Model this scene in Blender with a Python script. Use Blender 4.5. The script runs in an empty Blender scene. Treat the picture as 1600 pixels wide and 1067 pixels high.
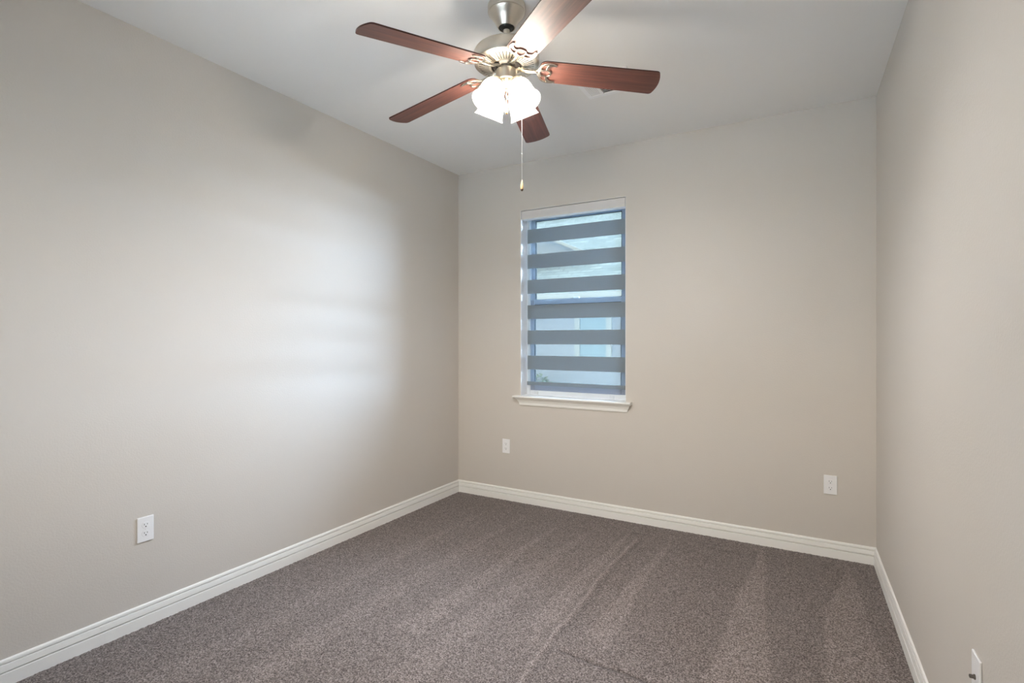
import bpy, bmesh, math, random
import numpy as np
from mathutils import Vector, Matrix

random.seed(7)
np.random.seed(7)
SC = bpy.context.scene
COL = SC.collection
PI = math.pi

# ------------------------------------------------------------------ camera
FPX, YAW = 821.644, 0.5219
CAM = Vector((2.6789, -3.727, 1.3206))
cam = bpy.data.cameras.new('camera')
cam.sensor_fit = 'HORIZONTAL'
cam.sensor_width = 36.0
cam.lens = 36.0 * FPX / 1600.0
cam.shift_x = 0.0
cam.shift_y = -(533.5 - 529.243) / 1600.0
cam.clip_start = 0.02
cam_o = bpy.data.objects.new('camera', cam)
COL.objects.link(cam_o)
cam_o.location = CAM
cam_o.rotation_euler = (PI / 2, 0, YAW)
SC.camera = cam_o

# ------------------------------------------------------------------ light
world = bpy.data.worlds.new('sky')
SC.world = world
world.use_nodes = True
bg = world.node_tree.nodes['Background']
# sky split to light the room: bright blue to +y, dim and warm to -y
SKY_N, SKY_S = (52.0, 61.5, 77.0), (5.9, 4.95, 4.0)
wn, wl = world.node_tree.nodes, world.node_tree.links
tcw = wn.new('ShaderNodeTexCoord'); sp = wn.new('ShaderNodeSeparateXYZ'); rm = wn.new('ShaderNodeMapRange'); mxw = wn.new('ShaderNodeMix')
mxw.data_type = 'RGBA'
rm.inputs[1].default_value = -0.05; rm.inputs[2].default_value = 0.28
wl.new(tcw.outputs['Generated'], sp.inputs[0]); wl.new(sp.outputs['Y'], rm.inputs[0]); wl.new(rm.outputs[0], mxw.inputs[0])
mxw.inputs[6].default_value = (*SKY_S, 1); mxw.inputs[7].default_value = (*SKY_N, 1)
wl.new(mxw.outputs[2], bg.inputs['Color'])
rz = wn.new('ShaderNodeMapRange')                     # also shaped for the room: brighter low down than overhead
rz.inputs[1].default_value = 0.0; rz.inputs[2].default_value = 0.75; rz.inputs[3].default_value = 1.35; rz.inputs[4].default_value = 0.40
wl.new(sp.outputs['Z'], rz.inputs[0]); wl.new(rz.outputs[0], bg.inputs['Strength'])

SC.view_settings.view_transform = 'Standard'
SC.view_settings.look = 'None'
SC.view_settings.exposure = 0.27
SC.view_settings.gamma = 1.0
SC.view_settings.use_curve_mapping = False

# daylight enters by the seen window and an added one; portals only guide its sampling
def portal(name, x0, x1, y, z0, z1, rx):
    l = bpy.data.lights.new(name, 'AREA'); l.shape = 'RECTANGLE'; l.size = x1 - x0; l.size_y = z1 - z0
    l.cycles.is_portal = True
    o = bpy.data.objects.new(name, l); COL.objects.link(o)
    o.location = ((x0 + x1) / 2, y, (z0 + z1) / 2); o.rotation_euler = (rx, 0, 0)
portal('window_portal', 0.6163, 1.491, 0.145, 0.862, 2.3575, -PI / 2)
RX0, RX1, RZ0, RZ1 = 0.45, 2.25, 0.55, 2.25       # added fill window behind the camera
portal('fill_window_portal', RX0, RX1, -4.345, RZ0, RZ1, PI / 2)

BULB = 1450.0            # radiance of each lamp in the fan

# ------------------------------------------------------------------ room numbers
W, H, REAR = 2.9927, 2.74, -4.2
FLARE = 0.0276                     # the right wall opens out a little towards the camera
WX0, WX1, WZ0, WZ1 = 0.6163, 1.491, 0.862, 2.3575   # window opening
def right_x(y): return W - FLARE * y

# ------------------------------------------------------------------ materials
def new_mat(name):
    m = bpy.data.materials.new(name)
    m.use_nodes = True
    nt = m.node_tree
    return m, nt, nt.nodes['Principled BSDF']

def node(nt, typ, **kw):
    n = nt.nodes.new(typ)
    for k, v in kw.items():
        if k in n.inputs: n.inputs[k].default_value = v
        else: setattr(n, k, v)
    return n

def coords(nt, scale=(1, 1, 1)):
    tc = nt.nodes.new('ShaderNodeTexCoord')
    mp = nt.nodes.new('ShaderNodeMapping')
    mp.inputs['Scale'].default_value = scale
    nt.links.new(tc.outputs['Object'], mp.inputs['Vector'])
    return mp.outputs['Vector']

def mix_color(nt, fac, a, b):
    n = nt.nodes.new('ShaderNodeMix')
    n.data_type = 'RGBA'
    if isinstance(fac, float): n.inputs[0].default_value = fac
    else: nt.links.new(fac, n.inputs[0])
    for sock, v in ((n.inputs[6], a), (n.inputs[7], b)):
        if isinstance(v, tuple): sock.default_value = (*v, 1)
        else: nt.links.new(v, sock)
    return n.outputs[2]

def paint(name, color, rough=0.6, bump_scale=0, bump=0.0, spec=0.3, vary=0.0):
    m, nt, b = new_mat(name)
    v = coords(nt)
    n = node(nt, 'ShaderNodeTexNoise', Scale=2.3, Detail=3.0)
    nt.links.new(v, n.inputs['Vector'])
    lo = tuple(c * (1 - vary) for c in color)
    nt.links.new(mix_color(nt, n.outputs['Fac'], lo, color), b.inputs['Base Color'])
    b.inputs['Roughness'].default_value = rough
    b.inputs['Specular IOR Level'].default_value = spec
    if bump:
        n2 = node(nt, 'ShaderNodeTexNoise', Scale=bump_scale, Detail=4.0, Roughness=0.55)
        nt.links.new(v, n2.inputs['Vector'])
        bp = node(nt, 'ShaderNodeBump', Strength=bump, Distance=0.002)
        nt.links.new(n2.outputs['Fac'], bp.inputs['Height'])
        nt.links.new(bp.outputs['Normal'], b.inputs['Normal'])
    return m

def metal(name, color, rough, streak=0.0):
    m, nt, b = new_mat(name)
    v = coords(nt, (60, 60, 900))
    n = node(nt, 'ShaderNodeTexNoise', Scale=1.0, Detail=3.0)
    nt.links.new(v, n.inputs['Vector'])
    nt.links.new(mix_color(nt, n.outputs['Fac'], tuple(c * (1 - streak) for c in color), color), b.inputs['Base Color'])
    b.inputs['Metallic'].default_value = 1.0
    b.inputs['Roughness'].default_value = rough
    return m

M_WALL = paint('greige wall paint', (0.62, 0.58, 0.533), 0.55, 130, 0.4, 0.3, 0.02)
M_CEIL = paint('white ceiling paint', (0.89, 0.88, 0.86), 0.8, 120, 0.18, 0.15, 0.02)
M_TRIM = paint('white trim enamel', (0.88, 0.87, 0.84), 0.35, 40, 0.03, 0.45, 0.02)
M_RETURN = paint('white window return paint', (0.82, 0.82, 0.82), 0.45, 120, 0.08, 0.3, 0.02)
M_VINYL = paint('white vinyl', (0.72, 0.76, 0.80), 0.35, 30, 0.02, 0.45, 0.02)
M_SASH = paint('shaded white sash vinyl', (0.29, 0.34, 0.44), 0.4, 30, 0.02, 0.4, 0.03)  # white vinyl darkened and blued for its backlit shade
M_REVEAL = paint('dark reveal strip', (0.010, 0.012, 0.016), 0.8, 30, 0.02, 0.02, 0.1)  # near-black, so the skylit edge of the sash stays dark
M_PLATE = paint('white outlet plastic', (0.86, 0.86, 0.87), 0.3, 60, 0.02, 0.5, 0.02)
M_SLOT = paint('dark slot', (0.015, 0.014, 0.013), 0.6, 60, 0.02, 0.3, 0.1)
M_VENT = paint('white register enamel', (0.93, 0.93, 0.93), 0.35, 60, 0.02, 0.4, 0.02)
M_VENTDARK = paint('dark duct', (0.05, 0.05, 0.05), 0.8, 60, 0.02, 0.2, 0.1)
M_NICKEL = metal('brushed nickel', (0.70, 0.64, 0.55), 0.36, 0.12)
M_NICKEL2 = metal('polished nickel', (0.80, 0.74, 0.65), 0.18, 0.05)
M_STEEL = metal('dark steel', (0.22, 0.20, 0.18), 0.35, 0.2)
M_BLACK = paint('black rubber', (0.012, 0.011, 0.010), 0.35, 60, 0.02, 0.5, 0.1)
M_CASSETTE = paint('off white cassette', (0.66, 0.645, 0.63), 0.45, 60, 0.02, 0.35, 0.02)
M_FOB = paint('light wood fob', (0.62, 0.40, 0.20), 0.35, 60, 0.02, 0.5, 0.15)
M_FOBTIP = paint('dark fob tip', (0.10, 0.05, 0.02), 0.4, 60, 0.02, 0.5, 0.15)
M_CHAIN = metal('chain metal', (0.80, 0.78, 0.74), 0.3, 0.05)

# reddish blade wood, glossy coat, grain along local x
M_WOOD, nt, b = new_mat('rosewood blade')
v = coords(nt, (3.0, 55, 55))
n1 = node(nt, 'ShaderNodeTexNoise', Scale=1.0, Detail=6.0, Roughness=0.6, Distortion=0.6)
nt.links.new(v, n1.inputs['Vector'])
v2 = coords(nt, (5, 260, 260))
n2 = node(nt, 'ShaderNodeTexNoise', Scale=1.0, Detail=3.0, Roughness=0.6)
nt.links.new(v2, n2.inputs['Vector'])
r1 = node(nt, 'ShaderNodeValToRGB')
r1.color_ramp.elements[0].position = 0.30; r1.color_ramp.elements[0].color = (0.036, 0.011, 0.008, 1)
r1.color_ramp.elements[1].position = 0.72; r1.color_ramp.elements[1].color = (0.235, 0.072, 0.040, 1)
nt.links.new(n1.outputs['Fac'], r1.inputs['Fac'])
c = mix_color(nt, n2.outputs['Fac'], (0.065, 0.021, 0.015), r1.outputs['Color'])
nt.links.new(c, b.inputs['Base Color'])
b.inputs['Roughness'].default_value = 0.6
b.inputs['Coat Weight'].default_value = 1.0
b.inputs['Coat Roughness'].default_value = 0.56
b.inputs['Coat IOR'].default_value = 1.5
b.inputs['Specular IOR Level'].default_value = 0.1
M_EDGE = paint('dark blade edge', (0.05, 0.012, 0.009), 0.4, 60, 0.02, 0.4, 0.2)

# lit alabaster glass
M_SHADE = bpy.data.materials.new('frosted white glass')
M_SHADE.use_nodes = True
nt = M_SHADE.node_tree
for n in list(nt.nodes): nt.nodes.remove(n)
out = nt.nodes.new('ShaderNodeOutputMaterial')
tl = node(nt, 'ShaderNodeBsdfTranslucent', Color=(0.80, 0.77, 0.71, 1))
df = node(nt, 'ShaderNodeBsdfDiffuse', Color=(0.85, 0.84, 0.80, 1))
tp = node(nt, 'ShaderNodeBsdfTransparent', Color=(0.95, 0.92, 0.86, 1))
v = coords(nt)
nz = node(nt, 'ShaderNodeTexNoise', Scale=14.0, Detail=2.0)
nt.links.new(v, nz.inputs['Vector'])
mr = node(nt, 'ShaderNodeMapRange')
mr.inputs[1].default_value = 0.0; mr.inputs[2].default_value = 0.125
rt = node(nt, 'ShaderNodeValToRGB')
rt.color_ramp.elements[0].position = 0.22; rt.color_ramp.elements[0].color = (0.14, 0.14, 0.14, 1)
rt.color_ramp.elements[1].position = 0.95; rt.color_ramp.elements[1].color = (0.25, 0.25, 0.25, 1)
el = rt.color_ramp.elements.new(0.48); el.color = (0.38, 0.38, 0.38, 1)
el = rt.color_ramp.elements.new(0.72); el.color = (0.34, 0.34, 0.34, 1)
sx_ = nt.nodes.new('ShaderNodeSeparateXYZ'); nt.links.new(v, sx_.inputs[0])
ma = node(nt, 'ShaderNodeMath', operation='MULTIPLY_ADD'); ma.inputs[1].default_value = 0.02
nt.links.new(nz.outputs['Fac'], ma.inputs[0]); nt.links.new(sx_.outputs['Z'], ma.inputs[2])
nt.links.new(ma.outputs[0], mr.inputs[0])
m1 = node(nt, 'ShaderNodeMixShader', Fac=0.35)
nt.links.new(tl.outputs[0], m1.inputs[1]); nt.links.new(df.outputs[0], m1.inputs[2])
m2 = node(nt, 'ShaderNodeMixShader')
nt.links.new(mr.outputs[0], rt.inputs['Fac']); nt.links.new(rt.outputs['Color'], m2.inputs[0])
nt.links.new(m1.outputs[0], m2.inputs[1]); nt.links.new(tp.outputs[0], m2.inputs[2])
nt.links.new(m2.outputs[0], out.inputs[0])

M_BULB, nt, b = new_mat('lit bulb')
b.inputs['Base Color'].default_value = (1, 1, 1, 1)
b.inputs['Emission Color'].default_value = (0.97, 0.96, 0.97, 1)
b.inputs['Emission Strength'].default_value = BULB

# window glass, slightly cyan
M_GLASS = bpy.data.materials.new('window glass')
M_GLASS.use_nodes = True
nt = M_GLASS.node_tree
for n in list(nt.nodes): nt.nodes.remove(n)
out = nt.nodes.new('ShaderNodeOutputMaterial')
tp = node(nt, 'ShaderNodeBsdfTransparent', Color=(0.91, 0.95, 0.96, 1))
gl = node(nt, 'ShaderNodeBsdfGlossy', Roughness=0.02)
fr = node(nt, 'ShaderNodeFresnel', IOR=1.45)
mx = node(nt, 'ShaderNodeMixShader')
nt.links.new(fr.outputs[0], mx.inputs[0])
nt.links.new(tp.outputs[0], mx.inputs[1]); nt.links.new(gl.outputs[0], mx.inputs[2])
nt.links.new(mx.outputs[0], out.inputs[0])

# blind fabrics
def fabric(name, color, transl, through, fine):
    m = bpy.data.materials.new(name)
    m.use_nodes = True
    nt = m.node_tree
    for n in list(nt.nodes): nt.nodes.remove(n)
    out = nt.nodes.new('ShaderNodeOutputMaterial')
    v = coords(nt, (fine, fine, fine * 4))
    nz = node(nt, 'ShaderNodeTexNoise', Scale=1.0, Detail=3.0)
    nt.links.new(v, nz.inputs['Vector'])
    cc = mix_color(nt, nz.outputs['Fac'], tuple(c * 0.85 for c in color), color)
    df = node(nt, 'ShaderNodeBsdfDiffuse'); nt.links.new(cc, df.inputs['Color'])
    tl = node(nt, 'ShaderNodeBsdfTranslucent'); nt.links.new(cc, tl.inputs['Color'])
    a = node(nt, 'ShaderNodeMixShader', Fac=transl)
    nt.links.new(df.outputs[0], a.inputs[1]); nt.links.new(tl.outputs[0], a.inputs[2])
    tp = node(nt, 'ShaderNodeBsdfTransparent', Color=(0.90, 0.96, 1.0, 1))
    q = node(nt, 'ShaderNodeMixShader', Fac=through)
    nt.links.new(a.outputs[0], q.inputs[1]); nt.links.new(tp.outputs[0], q.inputs[2])
    nt.links.new(q.outputs[0], out.inputs[0])
    return m
M_BAND = fabric('grey blind fabric', (0.30, 0.345, 0.375), 0.30, 0.0, 250)
M_SHEER = fabric('pale blue sheer mesh', (0.34, 0.46, 0.52), 0.3, 0.86, 400)

# carpet: heathered taupe; the pile lies different ways where the vacuum passed
M_CARPET, nt, b = new_mat('taupe cut pile carpet')
v = coords(nt)
na = node(nt, 'ShaderNodeTexNoise', Scale=165.0, Detail=3.0, Roughness=0.75)
nb = node(nt, 'ShaderNodeTexNoise', Scale=60.0, Detail=2.0, Roughness=0.6)
for n in (na, nb): nt.links.new(v, n.inputs['Vector'])
ra = node(nt, 'ShaderNodeValToRGB')
ra.color_ramp.elements[0].position = 0.385; ra.color_ramp.elements[0].color = (0.035, 0.026, 0.023, 1)
ra.color_ramp.elements[1].position = 0.625; ra.color_ramp.elements[1].color = (0.40, 0.345, 0.325, 1)
el = ra.color_ramp.elements.new(0.50); el.color = (0.175, 0.145, 0.133, 1)
nt.links.new(na.outputs['Fac'], ra.inputs['Fac'])
rb = node(nt, 'ShaderNodeMapRange'); rb.inputs[1].default_value = 0.3; rb.inputs[2].default_value = 0.7; rb.inputs[3].default_value = 0.0; rb.inputs[4].default_value = 0.42
nt.links.new(nb.outputs['Fac'], rb.inputs[0])
cb = mix_color(nt, rb.outputs[0], ra.outputs['Color'], (0.135, 0.110, 0.100))
at = nt.nodes.new('ShaderNodeAttribute'); at.attribute_name = 'pile_lay'
hv = node(nt, 'ShaderNodeHueSaturation')
mr = node(nt, 'ShaderNodeMapRange')
mr.inputs[1].default_value = -1; mr.inputs[2].default_value = 1
mr.inputs[3].default_value = 0.52; mr.inputs[4].default_value = 1.44
nt.links.new(at.outputs['Fac'], mr.inputs[0])
nt.links.new(mr.outputs[0], hv.inputs['Value'])
nt.links.new(cb, hv.inputs['Color'])
nt.links.new(hv.outputs['Color'], b.inputs['Base Color'])
b.inputs['Roughness'].default_value = 0.95
b.inputs['Specular IOR Level'].default_value = 0.08
b.inputs['Sheen Weight'].default_value = 0.15
bp = node(nt, 'ShaderNodeBump', Strength=0.6, Distance=0.004)
nt.links.new(na.outputs['Fac'], bp.inputs['Height'])
nt.links.new(bp.outputs['Normal'], b.inputs['Normal'])

# outdoors
M_SIDING = paint('neighbour wall', (0.122, 0.137, 0.148), 0.8, 40, 0.1, 0.03, 0.08)
M_WTRIM = paint('neighbour pale trim', (0.150, 0.164, 0.156), 0.6, 40, 0.05, 0.05, 0.03)
M_WGLASS = paint('neighbour window glass', (0.098, 0.140, 0.153), 0.3, 40, 0.0, 0.05, 0.1)
M_GRASS = paint('lawn', (0.06, 0.08, 0.035), 0.95, 30, 0.6, 0.1, 0.5)
M_BOUNCE = paint('pale concrete', (0.55, 0.54, 0.52), 0.9, 20, 0.2, 0.2, 0.15)  # pale colour for the added slabs that bounce daylight indoors
M_LEAF = paint('shrub leaves', (0.07, 0.09, 0.05), 0.7, 30, 0.3, 0.2, 0.5)
M_SHINGLE, nt, b = new_mat('grey roof shingles')
v = coords(nt)
br = node(nt, 'ShaderNodeTexBrick', Scale=1.0)
br.inputs['Color1'].default_value = (0.066, 0.0760, 0.0680, 1)
br.inputs['Color2'].default_value = (0.102, 0.116, 0.103, 1)
br.inputs['Mortar'].default_value = (0.040, 0.046, 0.042, 1)
br.inputs['Brick Width'].default_value = 0.24
br.inputs['Row Height'].default_value = 0.115
br.inputs['Mortar Size'].default_value = 0.008
nt.links.new(v, br.inputs['Vector'])
nt.links.new(br.outputs['Color'], b.inputs['Base Color'])
b.inputs['Roughness'].default_value = 1.0
b.inputs['Specular IOR Level'].default_value = 0.0

# ------------------------------------------------------------------ mesh helpers
def link(name, bm, mats, parent=None, smooth=False, auto=None):
    me = bpy.data.meshes.new(name)
    bmesh.ops.recalc_face_normals(bm, faces=bm.faces)
    bm.to_mesh(me); bm.free()
    for m in (mats if isinstance(mats, (list, tuple)) else [mats]): me.materials.append(m)
    if smooth:
        me.polygons.foreach_set('use_smooth', [True] * len(me.polygons))
        me.set_sharp_from_angle(angle=math.radians(auto or 35))
    o = bpy.data.objects.new(name, me)
    COL.objects.link(o)
    if parent: o.parent = parent
    return o

def box(bm, x0, x1, y0, y1, z0, z1, bev=0.0, mat=0, M=None):
    vs = [bm.verts.new((x, y, z)) for x in (x0, x1) for y in (y0, y1) for z in (z0, z1)]
    fs = [bm.faces.new([vs[i] for i in q]) for q in
          ((0, 1, 3, 2), (4, 6, 7, 5), (0, 4, 5, 1), (2, 3, 7, 6), (0, 2, 6, 4), (1, 5, 7, 3))]
    for f in fs: f.material_index = mat
    if bev:
        es = list({e for f in fs for e in f.edges})
        r = bmesh.ops.bevel(bm, geom=es, offset=bev, segments=2, affect='EDGES', profile=0.5)
        for f in r['faces']: f.material_index = mat
        vs = list({v for v in vs if v.is_valid} | {v for f in r['faces'] for v in f.verts})
    if M is not None: bmesh.ops.transform(bm, matrix=M, verts=vs)

def lathe(bm, prof, seg=64, M=None, mat=0, closed=False):
    """prof: list of (r, z); revolved about z"""
    rings = []
    new = []
    for r, z in prof:
        if r < 1e-6:
            v = bm.verts.new((0, 0, z)); rings.append([v]); new.append(v)
        else:
            ring = [bm.verts.new((r * math.cos(2 * PI * i / seg), r * math.sin(2 * PI * i / seg), z)) for i in range(seg)]
            rings.append(ring); new += ring
    pairs = list(zip(rings[:-1], rings[1:]))
    if closed: pairs.append((rings[-1], rings[0]))
    for a, b_ in pairs:
        for i in range(seg):
            j = (i + 1) % seg
            if len(a) == 1 and len(b_) == 1: break
            if len(a) == 1: f = bm.faces.new((a[0], b_[i], b_[j]))
            elif len(b_) == 1: f = bm.faces.new((a[i], a[j], b_[0]))
            else: f = bm.faces.new((a[i], a[j], b_[j], b_[i]))
            f.material_index = mat
    if M is not None: bmesh.ops.transform(bm, matrix=M, verts=new)

def tube(bm, pts, rad, seg=10, mat=0):
    """pts list of Vector, rad float or list"""
    pts = [Vector(p) for p in pts]
    if not isinstance(rad, (list, tuple)): rad = [rad] * len(pts)
    rings = []
    up = None
    for i, p in enumerate(pts):
        d = (pts[min(i + 1, len(pts) - 1)] - pts[max(i - 1, 0)]).normalized()
        if up is None or abs(up.dot(d)) > 0.99:
            up = Vector((0, 0, 1)) if abs(d.z) < 0.9 else Vector((1, 0, 0))
        a = d.cross(up).normalized(); b_ = d.cross(a).normalized()
        up = -b_ if False else up
        rings.append([bm.verts.new(p + rad[i] * (math.cos(t) * a + math.sin(t) * b_)) for t in [2 * PI * k / seg for k in range(seg)]])
    for r0, r1_ in zip(rings[:-1], rings[1:]):
        for k in range(seg):
            f = bm.faces.new((r0[k], r0[(k + 1) % seg], r1_[(k + 1) % seg], r1_[k])); f.material_index = mat
    bm.faces.new(rings[0][::-1]).material_index = mat
    bm.faces.new(rings[-1]).material_index = mat

def prism(bm, poly_of, n, ends):
    """loft the same closed n-gon between the end functions: ends=[fn(i)->Vector,...]"""
    rings = [[bm.verts.new(fn(i)) for i in range(n)] for fn in ends]
    for a, b_ in zip(rings[:-1], rings[1:]):
        for i in range(n):
            j = (i + 1) % n
            bm.faces.new((a[i], a[j], b_[j], b_[i]))
    bm.faces.new(rings[0][::-1]); bm.faces.new(rings[-1])

def empty(name, loc, rz=0.0):
    o = bpy.data.objects.new(name, None)
    o.empty_display_size = 0.05
    COL.objects.link(o)
    o.location = loc; o.rotation_euler = (0, 0, rz)
    return o

def tag(o, label, cat, group=None):
    o['label'] = label; o['category'] = cat
    if group: o['group'] = group
    return o

def structure(o, label, cat):
    o['kind'] = 'structure'; o['label'] = label; o['category'] = cat
    return o

# ------------------------------------------------------------------ room shell
TH = 0.13
bm = bmesh.new()
# outer ring around the window opening
for (x0, x1, z0, z1) in ((-TH, WX0, -0.1, H + 0.1), (WX1, W + 0.35, -0.1, H + 0.1), (WX0, WX1, -0.1, WZ0 - 0.018), (WX0, WX1, WZ1, H + 0.1)):
    box(bm, x0, x1, 0.0, TH, z0, z1)
# white painted returns inside the opening
structure(link('wall_back', bm, M_WALL), 'greige painted back wall holding the window', 'wall')

bm = bmesh.new(); box(bm, -TH, 0, REAR - TH, 0, -0.1, H + 0.1)
structure(link('wall_left', bm, M_WALL), 'long greige painted wall on the left of the room', 'wall')

bm = bmesh.new()
q = [(right_x(0.0), 0.0), (right_x(0.0) + TH, 0.0), (right_x(REAR - TH) + TH, REAR - TH), (right_x(REAR - TH), REAR - TH)]
prism(bm, None, 4, [lambda i: Vector((*q[i], -0.1)), lambda i: Vector((*q[i], H + 0.1))])
structure(link('wall_right', bm, M_WALL), 'greige painted wall on the right with a coaxial plate low down', 'wall')

bm = bmesh.new()
for (x0, x1, z0, z1) in ((0, RX0, -0.1, H + 0.1), (RX1, right_x(REAR), -0.1, H + 0.1), (RX0, RX1, -0.1, RZ0), (RX0, RX1, RZ1, H + 0.1)):
    box(bm, x0, x1, REAR - TH, REAR, z0, z1)
structure(link('wall_rear', bm, M_WALL), 'greige wall behind the camera', 'wall')

bm = bmesh.new(); box(bm, -0.0, right_x(REAR), REAR, 0.0, H, H + 0.1)
structure(link('ceiling', bm, M_CEIL), 'flat white painted ceiling', 'ceiling')

# --- carpet: a dense grid whose points stand at different heights like cut pile
def seg_dist(px, py, pts):
    d = np.full(px.shape, 9.0)
    for (x0, y0), (x1, y1) in zip(pts[:-1], pts[1:]):
        dx, dy = x1 - x0, y1 - y0
        t = np.clip(((px - x0) * dx + (py - y0) * dy) / (dx * dx + dy * dy), 0, 1)
        d = np.minimum(d, np.hypot(px - x0 - t * dx, py - y0 - t * dy))
    return d
def inside(px, py, poly, soft=0.008):
    """signed soft mask of a convex/concave polygon"""
    ins = np.zeros(px.shape, bool)
    n = len(poly)
    for i in range(n):
        x0, y0 = poly[i]; x1, y1 = poly[(i + 1) % n]
        cond = ((y0 > py) != (y1 > py))
        with np.errstate(divide='ignore', invalid='ignore'):
            xi = (x1 - x0) * (py - y0) / (y1 - y0) + x0
        ins ^= cond & (px < xi)
    d = seg_dist(px, py, poly + [poly[0]])
    s = np.where(ins, d, -d)
    return np.clip(s / soft * 0.5 + 0.5, 0, 1)

STEP = 0.0065
nx = int((right_x(REAR)) / STEP) + 1
ny = int(-REAR / STEP) + 1
gx, gy = np.meshgrid(np.linspace(0, 1, nx), np.linspace(REAR, 0, ny))
gx = gx * (W - FLARE * gy)
wob = 0.006 * np.sin(gy * 7.0 + 1.3) + 0.003 * np.sin(gy * 23.0) + 0.002 * np.sin(gy * 61.0)
PX, PY = gx + wob, gy
lay = np.zeros(gx.shape)
lay += 0.62 * inside(PX, PY, [(2.400, 0.0), (2.35, -0.55), (2.30, -1.7), (2.55, -1.7), (2.44, -0.5)])
lay += 0.52 * inside(PX, PY, [(2.85, -0.10), (2.73, -0.70), (2.70, -1.7), (2.98, -1.7), (2.90, -0.7)])
lay += 0.52 * inside(PX, PY, [(1.865, -0.05), (1.78, -1.5), (1.91, -1.62), (1.885, -0.9)])
lay += 0.38 * inside(PX, PY, [(1.585, -0.05), (1.50, -1.5), (1.62, -1.7), (1.62, -0.8)])
lay += 0.38 * inside(PX, PY, [(1.100, -0.05), (1.06, -0.9), (1.02, -1.9), (1.16, -1.9), (1.125, -0.9)])
lay += 0.28 * inside(PX, PY, [(1.34, -0.15), (1.24, -1.2), (1.22, -2.2), (1.36, -2.2), (1.36, -1.0)])
lay += 0.28 * inside(PX, PY, [(0.80, -0.15), (0.72, -1.2), (0.70, -2.6), (0.84, -2.6), (0.83, -1.2)])
lay += 0.25 * inside(PX, PY, [(0.50, -0.15), (0.42, -1.2), (0.40, -3.0), (0.55, -3.0), (0.52, -1.2)])
ridge = np.exp(-(seg_dist(PX, PY, [(1.655, -0.30), (1.652, -0.94), (1.668, -1.56), (1.71, -2.1), (1.75, -2.6)]) / 0.009) ** 2)
rside = np.exp(-(seg_dist(PX, PY, [(1.684, -0.30), (1.683, -0.94), (1.699, -1.56), (1.742, -2.1), (1.784, -2.6)]) / 0.012) ** 2)
step_ = np.exp(-(seg_dist(PX, PY, [(1.75, -1.690), (1.90, -1.705), (2.00, -1.700), (2.16, -1.712), (2.30, -1.72)]) / 0.010) ** 2)
stepb = np.exp(-(seg_dist(PX, PY, [(1.70, -1.655), (1.98, -1.66), (2.20, -1.67)]) / 0.03) ** 2)
lay += 1.0 * ridge - 0.40 * rside - 0.8 * step_ + 0.2 * stepb
for (xa, ya, xb, yb) in ((1.60, -0.21, 1.72, -0.20), (2.02, -0.16, 2.16, -0.155), (1.20, -0.30, 1.3, -0.31), (2.1, -0.22, 2.3, -0.23)):
    lay -= 0.5 * np.exp(-(seg_dist(PX, PY, [(xa, ya), (xb, yb)]) / 0.010) ** 2)
zz = -0.004 + 0.0035 * np.random.rand(*gx.shape) + 0.004 * ridge - 0.006 * step_ - 0.001 * rside
verts = np.stack([gx + (np.random.rand(*gx.shape) - .5) * 0.003, gy + (np.random.rand(*gx.shape) - .5) * 0.003, zz], -1).reshape(-1, 3)
verts.reshape(ny, nx, 3)[:, 0, 0] = 0; verts.reshape(ny, nx, 3)[0, :, 1] = REAR; verts.reshape(ny, nx, 3)[-1, :, 1] = 0
idx = np.arange(nx * ny).reshape(ny, nx)
quads = np.stack([idx[:-1, :-1], idx[:-1, 1:], idx[1:, 1:], idx[1:, :-1]], -1).reshape(-1, 4)
me = bpy.data.meshes.new('floor')
me.vertices.add(len(verts)); me.vertices.foreach_set('co', verts.ravel().astype(np.float32))
me.loops.add(quads.size); me.loops.foreach_set('vertex_index', quads.ravel().astype(np.int32))
me.polygons.add(len(quads)); me.polygons.foreach_set('loop_start', np.arange(0, quads.size, 4, dtype=np.int32))
me.update(calc_edges=True)
a_ = me.attributes.new('pile_lay', 'FLOAT', 'POINT'); a_.data.foreach_set('value', np.clip(lay, -1, 1).ravel().astype(np.float32))
me.polygons.foreach_set('use_smooth', [True] * len(quads))
me.materials.append(M_CARPET)
fl = bpy.data.objects.new('floor', me); COL.objects.link(fl)
structure(fl, 'taupe cut pile carpet with vacuum marks covering the whole floor', 'carpet')

# --- baseboards
BP = [(0.0, -0.004), (0.0135, -0.004), (0.0135, 0.0470), (0.0125, 0.0488), (0.0020, 0.0494), (0.0020, 0.0538), (0.0118, 0.0541),
      (0.0122, 0.0565), (0.0098, 0.0790), (0.0092, 0.0808), (0.0016, 0.0813), (0.0016, 0.0853), (0.0084, 0.0856),
      (0.0080, 0.0925), (0.0056, 0.0972), (0.0020, 0.0995), (0.0, 0.0995)]
n = len(BP)
bm = bmesh.new()
prism(bm, None, n, [lambda i: Vector((BP[i][0], REAR, BP[i][1])), lambda i: Vector((BP[i][0], -BP[i][0], BP[i][1]))])
structure(link('baseboard_left', bm, M_TRIM), 'white moulded baseboard along the long left wall', 'baseboard')
bm = bmesh.new()
prism(bm, None, n, [lambda i: Vector((BP[i][0], -BP[i][0], BP[i][1])), lambda i: Vector((W - BP[i][0], -BP[i][0], BP[i][1]))])
structure(link('baseboard_back', bm, M_TRIM), 'white moulded baseboard under the window', 'baseboard')
bm = bmesh.new()
prism(bm, None, n, [lambda i: Vector((W - BP[i][0], -BP[i][0], BP[i][1])), lambda i: Vector((right_x(REAR) - BP[i][0], REAR, BP[i][1]))])
structure(link('baseboard_right', bm, M_TRIM), 'white moulded baseboard along the wall with the coaxial plate', 'baseboard')

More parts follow.
